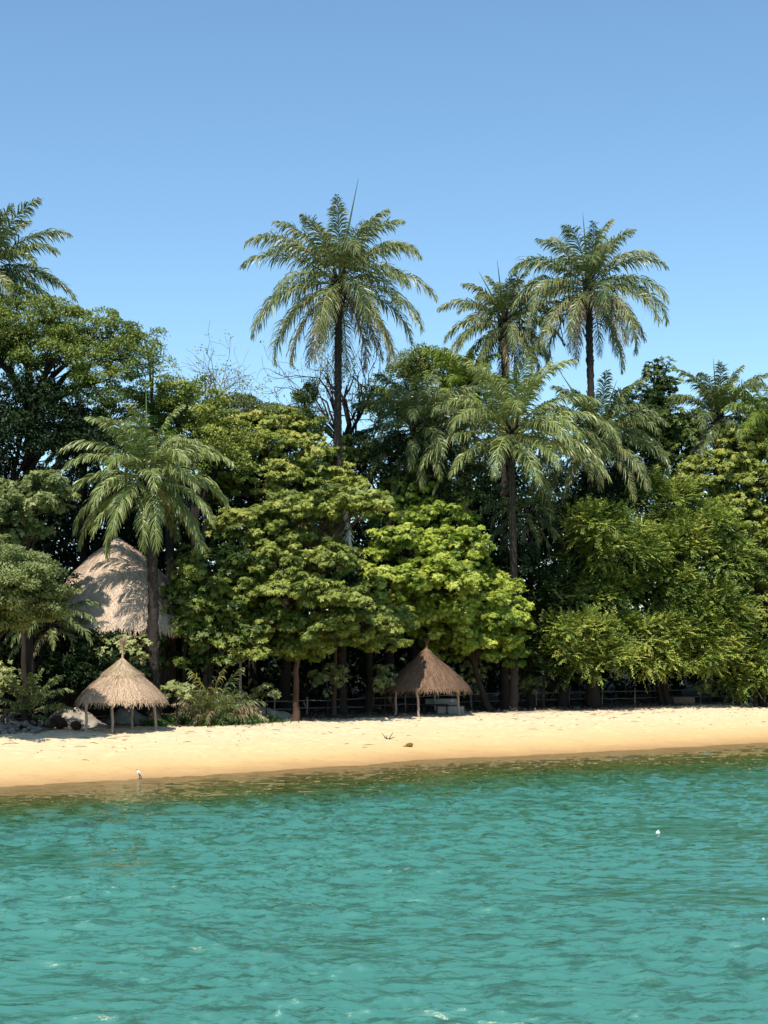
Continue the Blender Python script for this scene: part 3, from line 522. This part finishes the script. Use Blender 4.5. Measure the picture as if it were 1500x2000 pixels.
bare('crooked nearly leafless tree tangled behind the trunk of the tallest palm', 672, DT(672)+14, (672,780), [(625,680,0),(610,650,2),(695,690,0),(735,655,-1),(560,660,3),(530,700,0),(790,660,2),(720,720,0),(540,610,-2),(575,745,1),(640,640,2),(590,630,1),(520,660,-1),(690,630,-2),(550,790,1),(800,720,-1)], .24, 'bark', .3)

# hanging dead pale frond
c = W(672,972,DT(672)-1.5); root = empty('dead_frond', c, 'dead white palm frond hanging down among the leaves at centre', 'dead frond')
mb = MB(); tube(mb, curve(c+[0,0,.0], c+[.35,0,-2.6], 9, 0, .05), np.linspace(.05,.02,9), 5, .8)
for i in range(150):
    f = rng.random(); a = c + np.array([.35*f,0,-2.6*f]); q = a + np.array([rng.normal(.02,.13),rng.normal(0,.12),-rng.uniform(.3,.7)])
    tube(mb, curve(a,q,3,0,.03), [.02,.022,.005], 3, rng.uniform(.3,1), cap=False)
mb.obj('leaf', M['dead_white'], root, root.location)

# ------------------------------------------------------------------ thatched roofs and huts
def thatch(mb, c, prof, nstraw, slen, sw, ang=72, polyg=0.06, fringe=.25, nf=500, seed=3, thick=.1):
    """c = axis point on the ground; prof = [(r,z)] from apex to eave"""
    pr = np.array(prof, float); t = np.linspace(0,1,26); tt = np.linspace(0,1,len(pr)); R = np.interp(t,tt,pr[:,0]); Z = np.interp(t,tt,pr[:,1])
    a = np.linspace(0,2*np.pi,ang,endpoint=False); A, TT = np.meshgrid(a, t)
    def surf(A_, T_):
        r = np.interp(T_,t,R)*(1+polyg*np.abs(np.sin(A_*3.5+seed))*T_); z = np.interp(T_,t,Z)
        Pn = np.stack([np.cos(A_)*r*1.2+seed, np.sin(A_)*r*1.2, z*1.5],-1).reshape(-1,3); nz = vnoise(Pn,seed).reshape(np.shape(A_))*.05
        return np.stack([c[0]+np.cos(A_)*(r+nz), c[1]+np.sin(A_)*(r+nz), c[2]+z+nz*.6], -1)
    V = surf(A, TT).reshape(-1,3); m = len(t); i = np.arange(m-1)[:,None]*ang; j = np.arange(ang)[None,:]; k = (j+1)%ang
    F = np.stack([i+j,i+k,i+ang+k,i+ang+j],-1).reshape(-1,4); mb.add(V, F, .45)
    Vi = V[-ang:] - [0,0,thick]; Vc = V.copy(); Vc = Vc + (np.array([0,0,-thick]));    # underside
    mb.add(Vc, F[:,::-1], .2); nV = np.vstack([V[-ang:], Vi]); jj = np.arange(ang)
    mb.add(nV, np.stack([jj,(jj+1)%ang,(jj+1)%ang+ang,jj+ang],-1), .35)
    # straw strips lying on the slope
    f = np.sqrt(rng.random(nstraw))*.97+.02; A0 = rng.uniform(0,2*np.pi,nstraw); L = slen*rng.uniform(.5,1.2,nstraw); sl = math.hypot(R[-1],Z[0]-Z[-1])
    A1 = A0 + rng.normal(0,.10,nstraw)*np.minimum(1,.5/np.maximum(f,.1)); f1 = f + L/sl
    p0 = surf(A0,f); fc = np.minimum(f1,1.0); p1 = surf(A1,fc); over = (f1-fc)*sl
    out_ = np.stack([np.cos(A1),np.sin(A1),0*A1],-1); p1 = p1 + out_*over[:,None]*.35 + np.array([0,0,-1.])*over[:,None]*.9
    up = np.stack([np.cos(A0)*.5,np.sin(A0)*.5,.85+0*A0],-1); lift0 = rng.uniform(.005,.035,nstraw)[:,None]; lift1 = rng.uniform(.02,.075,nstraw)[:,None]
    p0 = p0+up*lift0; p1 = p1+up*lift1; sd = norm(np.cross(p1-p0, up))*sw*rng.uniform(.5,1.4,(nstraw,1))
    V = np.stack([p0-sd,p0+sd,p1+sd*.5,p1-sd*.5],1).reshape(-1,3); mb.add(V, np.arange(nstraw*4).reshape(-1,4), np.clip(rng.normal(.55,.22,nstraw),0,1))
    A0 = rng.uniform(0,2*np.pi,nf); p0 = surf(A0, np.full(nf,.97)); o_ = np.stack([np.cos(A0),np.sin(A0),0*A0],-1)
    ln = fringe*rng.uniform(.4,1.2,nf)*(1+.5*np.sin(A0*5+seed)); p1 = p0 + o_*rng.uniform(-.02,.14,(nf,1)) + np.array([0,0,-1.])*ln[:,None]; sd = np.stack([-np.sin(A0),np.cos(A0),0*A0],-1)*sw*1.2
    V = np.stack([p0-sd,p0+sd,p1+sd*.3,p1-sd*.3],1).reshape(-1,3); mb.add(V, np.arange(nf*4).reshape(-1,4), np.clip(rng.normal(.5,.22,nf),0,1))

def hut(label, px, py, posts, eave_py, apex_py, half, mat, seed, tier=None, fin_py=None, wood='wood'):
    p = G(px,py); k = p[1]/FPX; root = empty('thatched_hut', p, label, 'beach hut', 'small open thatched huts on the beach'); o = root.location
    zg = p[2]; ze = CH+(YH-eave_py)*k-zg; za = CH+(YH-apex_py)*k-zg; R = half*k
    prof = [(.03,za),(R*.18,za-(za-ze)*.17),(R*.42,za-(za-ze)*.38),(R*.72,za-(za-ze)*.68),(R*.97,ze)]
    mb = MB(); thatch(mb, p, prof, 5200, .55, .014, seed=seed, fringe=.2, nf=700, thick=.14); mb.obj('roof', M[mat], root, o)
    if tier:
        mb = MB(); s = tier; pr = [(.05,za+.10),(R*.18,za-(za-ze)*.15+.04),(R*s*1.04,za-(za-ze)*s*.93+.06)]
        thatch(mb, p, pr, 1500, .4, .015, seed=seed+4, fringe=.12, nf=260, polyg=.14, thick=.08); mb.obj('roof_cap', M['thatch_cap'], root, o)
    if fin_py:
        zf = CH+(YH-fin_py)*k-zg; mb = MB(); h = zf-za
        tube(mb, [p+[0,0,za-.1],p+[.02,0,za+h*.35],p+[.02,0,za+h*.5]], [.10,.05,.055], 6, .4)
        for i in range(110):
            a = rng.uniform(0,6.28); r1 = rng.uniform(.05,.27); tp = p+np.array([math.cos(a)*r1+.02, math.sin(a)*r1, za+h*rng.uniform(.72,1.0)]); tube(mb, [p+np.array([.02,0,za+h*.38]), (p+np.array([.02,0,za+h*.5])+tp)/2+[0,0,.04], tp], [.02,.018,.008], 3, rng.uniform(.2,.8), cap=False)
        mb.obj('finial', M[mat], root, o)
    tops = []
    for (bx,by,lean) in posts:
        q = G(bx,by); q[2] -= .25; tpt = np.array([q[0]+lean, q[1], zg+ze+.12]); mb = MB()
        tube(mb, curve(q, tpt, 9, 0, .02), np.linspace(.085,.07,9), 8, .6, .08); mb.obj('post', M[wood], root, o, True); tops.append(tpt)
    mb = MB(); tops = sorted(tops, key=lambda v: math.atan2(v[1]-p[1], v[0]-p[0]))
    for i in range(len(tops)): tube(mb, curve(tops[i], tops[(i+1)%len(tops)], 5, 0, .02), .05, 6, .4)
    for v in tops: tube(mb, [v, p+[0,0,za-.35]], [.045,.035], 5, .4)
    mb.obj('rafters', M['dark_wood'], root, o)
    return root
hut('small open hut with a pale brown thatched cone in full sun at left', 239,1427.5, [(169,1431,-.03),(219,1431.5,.03),(259,1425,-.02),(304,1427,-.03)], 1364, 1290, 85, 'thatch', 3, tier=.42, fin_py=1244)
hut('small open hut with a thatched cone coloured darker for the shade of the lime tree', 833,1396, [(773,1397,0),(819,1401,-.16),(849,1388,.03),(897,1397,-.12)], 1343, 1266, 82, 'thatch_shaded', 9, fin_py=1246, wood='wood')

# big round house behind the left palm
D = DT(230)+9.5; p = W(230,0,D); p[2] = float(gz(p[0],p[1])); k = D/FPX; root = empty('thatched_house', p, 'big round house under a tall pale thatched cone roof behind the left palm', 'house'); o = root.location
ze = CH+(YH-1222)*k-p[2]; za = CH+(YH-1050)*k-p[2]; R = 165*k
mb = MB(); thatch(mb, p, [(.1,za),(R*.28,za-(za-ze)*.19),(R*.53,za-(za-ze)*.42),(R*.79,za-(za-ze)*.74),(R,ze)], 15000, .9, .02, seed=5, polyg=.02, fringe=.55, nf=2600, thick=.2, ang=120); mb.obj('roof', M['thatch_pale'], root, o)
mb = MB(); a = np.linspace(0,2*np.pi,49)[:-1]; rw = R*.68
for a0,a1 in zip(a, np.roll(a,-1)):
    if abs(((a0+math.pi/2+math.pi)%(2*math.pi))-math.pi) < .12: continue
    q0=np.array([math.cos(a0),math.sin(a0)]); q1=np.array([math.cos(a1),math.sin(a1)])
    V=[(*(p[:2]+q0*rw),p[2]-.2),(*(p[:2]+q1*rw),p[2]-.2),(*(p[:2]+q1*rw),p[2]+ze+.9),(*(p[:2]+q0*rw),p[2]+ze+.9),(*(p[:2]+q0*(rw-.25)),p[2]-.2),(*(p[:2]+q1*(rw-.25)),p[2]-.2),(*(p[:2]+q1*(rw-.25)),p[2]+ze+.9),(*(p[:2]+q0*(rw-.25)),p[2]+ze+.9)]
    mb.add(V,[(0,1,2,3),(5,4,7,6),(3,2,6,7),(0,4,5,1),(1,5,6,2),(4,0,3,7)],.4)
mb.obj('wall', M['mud'], root, o)
for i in range(10):
    a = i*.628+.2; q = p + np.array([math.cos(a)*R*.9, math.sin(a)*R*.9, -.2]); mb = MB(); tube(mb, [q, q+[0,0,ze+.25]], [.12,.10], 8, .3); mb.obj('post', M['dark_wood'], root, o)

# ------------------------------------------------------------------ small things
def rockmesh(name, mat, seed, sub=2):
    bm = bmesh.new(); bmesh.ops.create_icosphere(bm, subdivisions=sub, radius=1.0); V = np.array([v.co[:] for v in bm.verts])
    V = V*(1+.32*vnoise(V*1.3+seed*7,seed)+.14*vnoise(V*3+seed,seed+1))[:,None]*np.array([1,.8,.7])
    for v,c in zip(bm.verts,V): v.co = c
    me = bpy.data.meshes.new(name); bm.to_mesh(me); bm.free(); me.materials.append(mat); return me
RM = [rockmesh('rubble_rock', M['rock'], s) for s in range(5)]
RR = [rockmesh('brown_rock', M['red_rock'], s+20) for s in range(3)]
def mound(label, px, py, rx, ry, h, name='sand_pile'):
    q = G(px,py); k = q[1]/FPX; o = q.copy(); o[2] -= .1
    n_=34; m_=18; a = np.linspace(0,2*np.pi,n_,endpoint=False); rr = np.linspace(0,1,m_); A,RRr = np.meshgrid(a,rr)
    x = o[0]+np.cos(A)*RRr*rx; y = o[1]+np.sin(A)*RRr*ry; z = o[2]+h*(np.cos(np.pi*RRr)*.5+.5)
    Pn = np.stack([x.ravel(),y.ravel(),0*x.ravel()],-1); z = z + .34*h*vnoise(Pn*1.2,31).reshape(z.shape)*(1-RRr) + .16*h*vnoise(Pn*3.1,33).reshape(z.shape)*(1-RRr) + .03*vnoise(Pn*5,32).reshape(z.shape)
    i = np.arange(m_-1)[:,None]*n_; j=np.arange(n_)[None,:]; kk=(j+1)%n_; F=np.stack([i+j,i+kk,i+n_+kk,i+n_+j],-1).reshape(-1,4)
    mb = MB(); mb.add(np.stack([x.ravel(),y.ravel(),z.ravel()],-1), F, .5); ob = mb.obj(name, M['pile'], None, o, True); tag(ob, label, 'sand pile', 'sand piles behind the left hut'); return q
mound('grey sand pile between the rubble heap and the left hut', 138,1418, 2.5,1.5, 1.30)
mound('pale sand pile seen between the posts of the left hut', 245,1412, 2.6,1.5, .95)
mound('low sandy bank right of the palm bush, under the brown trunk', 512,1404, 3.0,1.3, .75)
def rock(me, px, py, s, label, group, dz=0, name='rubble_rock'):
    q = G(px,py); ob = bpy.data.objects.new(name, me); scene.collection.objects.link(ob)
    ob.location = (q[0],q[1],q[2]+dz+s*.25); ob.scale = (s*rng.uniform(.8,1.3),s*rng.uniform(.8,1.2),s*rng.uniform(.7,1.1)); ob.rotation_euler = (rng.uniform(-.5,.5),rng.uniform(-.5,.5),rng.uniform(0,6.28))
    tag(ob, label, 'rock', group)
for i in range(95):
    px = rng.uniform(-28,80); f = rng.random(); rock(RM[i%5], px, 1417+f*17, rng.uniform(.09,.25), 'grey rubble rock in the heap at the left end of the beach', 'rubble rocks at the left end', dz=(1-f)*1.0*(1-max(px-20,0)/110)*rng.uniform(.3,1))
for (px,py,s,dz,lab) in [(82,1412,.33,.35,'reddish brown rock at the left of the sand pile foot'),(98,1417,.30,.2,'reddish brown rock in the middle of the sand pile foot'),(117,1415,.42,.25,'largest reddish brown rock on the sand pile'),(148,1418,.28,.18,'dark rock at the right foot of the sand pile near the hut post')]:
    rock(RR[int(px)%3], px, py+9, s*1.1, lab, 'brown rocks on the sand pile', dz, 'brown_rock')
for (px,py,s,lab) in [(789,1399,.20,'white stone beside the second post of the shaded hut'),(803,1399,.11,'tiny white stone just right of the white stone at the shaded hut'),(1128,1385,.16,'grey stone in the shade under the feathery tree'),(1404,1376,.14,'pale stone at the shade edge near the right border'),(985,1390,.14,'grey stone at the foot of the dark trunk')]:
    rock(RM[int(px)%5], px, py, s, lab, 'single stones along the shade edge', .0, 'stone')

def block(name, label, px, py, w, d, h, rz, mat, cat, dz=0):
    q = G(px,py); q[2] += h/2+dz; mb = MB(); box(mb, q, (w/2,d/2,h/2), rz, .5, .985, .008); ob = mb.obj(name, M[mat], None, q)
    bv = ob.modifiers.new('bevel','BEVEL'); bv.width=.015; bv.segments=2; tag(ob,label,cat); return ob
block('concrete_step', 'lower grey concrete block beside the right post of the shaded hut', 879,1394,1.75,.8,.50,.1,'concrete','concrete block')
block('concrete_ledge', 'long grey concrete ledge behind the shaded hut', 862,1387,2.2,.6,.42,.05,'concrete','concrete ledge',.35)
block('brick_block', 'low brown brick block in the shade under the feathery tree', 1335,1375,1.55,.7,.52,-.1,'brick','brick block')
# table and bench under the shaded hut
q = G(850,1394); root = empty('wooden_table', q, 'dark low wooden table under the shaded hut', 'table'); o = root.location
mb = MB(); box(mb, q+[0,0,.58], (.85,.4,.03), .05); mb.obj('tabletop', M['dark_wood'], root, o)
for sx in (-1,1):
    for sy in (-1,1): mb = MB(); box(mb, q+[sx*.75,sy*.32,.27], (.04,.04,.28)); mb.obj('leg', M['dark_wood'], root, o)
q = G(838,1391); root = empty('lounge_chair', q, 'dark slatted lounge chair left of the table under the shaded hut', 'chair'); o = root.location
mb = MB()
for i in range(7): box(mb, q+[-.55+i*.13,0,.36], (.05,.32,.015))
mb.obj('seat', M['dark_wood'], root, o); mb = MB()
for i in range(6): box(mb, q+[-.62-.03*i,0,.42+i*.12], (.02,.32,.05))
mb.obj('backrest', M['dark_wood'], root, o)
for sx in (-.5,.3):
    for sy in (-.28,.28): mb = MB(); box(mb, q+[sx,sy,.17], (.03,.03,.18)); mb.obj('leg', M['dark_wood'], root, o)
# rail fence in the shade
q0 = W(-20,0,DT(-20)+5); root = empty('rail_fence', (q0[0],q0[1],float(gz(q0[0],q0[1]))), 'rustic pole fence with pale rails running through the shade behind the beach', 'fence'); o = root.location
xs = np.linspace(-40,1560,26); pts = []
for x in xs:
    q = W(x,0,DT(x)+5.2); q[2] = float(gz(q[0],q[1])); pts.append(q); mb = MB(); tube(mb, curve(q-[0,0,.2], q+[0,0,1.15], 4, 0, .02), .05, 6, .5); mb.obj('post', M['wood'], root, o)
for a,b_ in zip(pts[:-1],pts[1:]):
    mb = MB()
    for z in (.45,.95): tube(mb, curve(a+[0,-.07,z], b_+[0,-.07,z], 5, -.02, .02), .032, 5, .9)
    mb.obj('rail', M['bark_pale'], root, o)

# dry palm bush on the beach edge
q = G(418,1414); root = empty('palm_bush', q, 'bushy low palm clump with drooping green and dry tan fronds on the sand', 'bush', 'low palms at the beach edge'); o = root.location
for i in range(46):
    az = i*2.4; f = i/46; el = math.radians(80-62*f + rng.normal(0,6)); off = np.array([math.cos(az)*.35, math.sin(az)*.3, .15])
    frond(root, q+off, az, el, rng.uniform(2.2,3.5)*(1-.2*f), rng.uniform(1.1,1.9), rng.choice([0,.08,.15,.75,.95], p=[.32,.25,.18,.15,.10]), M['palm'], npair=26, wid=1.2, lw=.045)
for (tx,ty,dr) in [(437,1318,.8),(372,1322,.7),(352,1352,.95)]:
    v = W(tx,ty,q[1]) - q; L = np.linalg.norm(v)*1.12; frond(root, q+[0,0,.2], math.atan2(.2,v[0]), math.atan2(v[2],abs(v[0]))+.25, L, .75, dr, M['palm_yellow'], npair=30, wid=1.1)
mb = MB(); N_=1500; P = q + np.stack([rng.normal(0,1.15,N_), rng.normal(-.2,.8,N_), np.abs(rng.normal(.2,.38,N_))],-1)
leaves(mb, P, rng.normal(0,1,(N_,3)), rng.normal(0,.6,(N_,3))+[0,-.4,1], rng.uniform(.12,.24,N_), rng.uniform(.08,.13,N_), rng.uniform(.1,.7,N_)); mb.obj('creeper_leaves', M['creeper'], root, o)

# ground creeper, leaf litter and weeds
mb = MB()
for (px,py,rx,ry,n_) in [(350,1408,1.6,1.3,3800),(325,1414,1.6,.7,1800),(500,1409,1.6,.9,2200),(470,1412,1.2,.6,1200),(302,1419,.8,.5,700)]:
    q = G(px,py); P = np.stack([q[0]+rng.normal(0,rx*.5,n_), q[1]+rng.normal(0,ry*.5,n_)],-1); z = gz(P[:,0],P[:,1]) + rng.uniform(0,.38,n_)*np.exp(-((P[:,0]-q[0])/rx)**2)
    P = np.stack([P[:,0],P[:,1],z],-1); leaves(mb, P, rng.normal(0,1,(n_,3))*[1,1,.6]+[0,0,.5], rng.normal(0,.7,(n_,3))+[0,-.4,1], rng.uniform(.10,.26,n_), rng.uniform(.03,.09,n_), rng.uniform(0,.9,n_))
cr = mb.obj('ground_creeper', M['creeper']); tag(cr, 'green creeping beach plants along the sand edge beside the palm bush', 'ground cover', kind='stuff')
mb = MB(); n_=9000; px = rng.uniform(-100,1600,n_); dd = rng.uniform(0.3,9,n_) + 3.5*(px<340); D = np.interp(px,DTX,DTD)+dd; X = (px-750)/FPX*D; P = np.stack([X,D,gz(X,D)+.02+rng.uniform(0,.06,n_)],-1)
leaves(mb, P, rng.normal(0,1,(n_,3))*[1,1,.3], rng.normal(0,.5,(n_,3))+[0,0,1], rng.uniform(.10,.24,n_), rng.uniform(.06,.12,n_), rng.uniform(.0,1,n_))
lt = mb.obj('leaf_litter', rough_mat('dead_leaves', (.03,.02,.012), (.22,.16,.11), 3, .9, .1)); tag(lt, 'dry fallen leaves scattered in the shade under the trees', 'leaf litter', kind='stuff')

mb = MB(); n_=420; s_ = 17.5-np.abs(rng.normal(0,5,n_)); X = rng.uniform(-24,36,n_); Yd = shoreY(X)+s_/.85; P = np.stack([X,Yd,gz(X,Yd)+.03],-1)[s_>4]; n_=len(P)
for q in P: v = np.array([rng.normal(0,1),rng.normal(0,.5),rng.uniform(0,.3)])*rng.uniform(.05,.16); tube(mb, [q-v,q+[0,0,.02],q+v], [.008,.014,.006], 4, rng.random())
wr = mb.obj('beach_debris', M['bark_brown']); tag(wr, 'tiny scattered twigs and bits lying on the dry sand', 'debris', kind='stuff')
# driftwood, twigs
q = G(796,1459); mb = MB(); tube(mb, [q+[-.26,0,.05],q+[-.12,0,.03],q+[-.02,0,.10],q+[.13,0,.13],q+[.24,0,.10],q+[.27,0,.07]], [.02,.045,.09,.115,.10,.04], 8, .4, .1)
ob = mb.obj('coconut_husk', rough_mat('husk', (.12,.07,.02), (.30,.19,.06), 5, .9, .4), None, q, True); tag(ob, 'small brown coconut husk lying alone on the open sand', 'husk')
q = G(758,1444); mb = MB()
for v in [(-.35,.05,.34),(-.22,0,.12),(.28,0,.38),(.38,.1,.1),(.12,0,.05),(-.1,-.1,.22)]: tube(mb, curve(q, q+np.array(v), 5, 0, .03), np.linspace(.03,.012,5), 5, .3)
ob = mb.obj('dry_twig', M['bark_brown'], None, q); tag(ob, 'dry forked twig sticking up from the sand above the husk', 'twig')
# wading bird at the water edge
q = G(271,1521); root = empty('shore_bird', q, 'white breasted grey bird standing upright at the water edge at left', 'bird'); o = root.location
mb = MB(); sP = [(.13,.02,.07),(.10,.015,.11),(.05,.0,.17),(.01,0,.235),(-.02,0,.29),(-.03,0,.33),(-.035,0,.36),(-.055,0,.385),(-.085,0,.39)]
tube(mb, [q+np.array(v) for v in sP], [.012,.03,.062,.078,.066,.046,.038,.040,.014], 12, .6); mb.obj('body', M['bird'], root, o, True)
mb = MB(); 
for sy in (-1,1): tube(mb, [q+np.array([-.01,sy*.052,.29]),q+np.array([.03,sy*.072,.22]),q+np.array([.08,sy*.05,.14]),q+np.array([.14,sy*.02,.06])], [.02,.042,.034,.008], 8, .5)
mb.obj('wings', M['bird_grey'], root, o, True)
mb = MB(); tube(mb, [q+np.array([-.03,0,.372]),q+np.array([-.055,0,.408]),q+np.array([-.09,0,.402])],[.03,.032,.016],8,.5); tube(mb, [q+np.array([-.085,0,.39]),q+np.array([-.15,0,.37])],[.012,.003],6,.2); mb.obj('beak_and_crest', M['bird_dark'], root, o, True)
for sy in (-1,1): mb = MB(); tube(mb, [q+np.array([.02,sy*.03,.17]),q+np.array([.035,sy*.03,.09]),q+np.array([.015,sy*.03,.005])],[.014,.008,.007],6,.4); tube(mb,[q+np.array([.02,sy*.03,.008]),q+np.array([-.045,sy*.03,.004])],[.007,.004],5,.4); mb.obj('leg', M['bird_dark'], root, o)
# one float on the water, and tiny white balls added as glints
fl = None
for (px,py,s,lab) in [(1285,1628,.075,'white float bobbing on the turquoise water at right, largest of the white spots'),(610,1651,.035,'tiny white ball standing in for a glint in the middle of the bay, left of centre'),(1491,1797,.03,'tiny white ball standing in for a glint at the right edge of the water'),(721,1664,.022,'tiny pale ball standing in for a glint near the centre of the water'),(1180,1553,.02,'faint pale ball standing in for a glint far out below the right part of the beach')]:
    D = CH*FPX/(py-YH); p = W(px,py,D)
    if fl is None:
        bm = bmesh.new(); bmesh.ops.create_uvsphere(bm, u_segments=16, v_segments=10, radius=1.0)
        bmesh.ops.create_cone(bm, segments=10, radius1=.28, radius2=.2, depth=.6, cap_ends=True, matrix=__import__('mathutils').Matrix.Translation((0,0,1.15)))
        fl = bpy.data.meshes.new('float_glint'); bm.to_mesh(fl); bm.free(); fl.materials.append(M['white'])
    ob = bpy.data.objects.new('float_glint', fl); scene.collection.objects.link(ob); ob.location = (p[0],p[1],.02); ob.scale = (s,)*3; ob.rotation_euler = (.2,.15,0); tag(ob, lab, 'float', 'white floats on the water')
# the wood goes on along the shore past both edges of the picture
mb = MB()
for i in range(34):
    px = (1560 + i*34) if i < 20 else (-130 - (i-20)*34)
    D = (DTD[-1] + (px-1500)*.045 if px > 0 else DTD[0]-2) + rng.uniform(3,16)
    for (py, rz) in ((1290,3.5),(1120,4.0),(960,4.0)):
        C, N, _ = crown_clumps([(W(px+rng.uniform(-30,30), py+rng.uniform(-40,40), D), np.array([rng.uniform(2.5,4),3.,rz]))], 1.2, .7, .6)
        clump_leaves(mb, C, N, 1.2*rng.uniform(.6,1.2,len(C)), 'fine', .42, .6, 44, .5+rng.normal(0,.2,len(C)))
wd2 = mb.obj('woodland', M['mid']); tag(wd2, 'green wood continuing along the shore beyond both edges of the photo', 'woodland', kind='stuff')
print('leaves', NLEAF, 'objects', len(scene.objects))
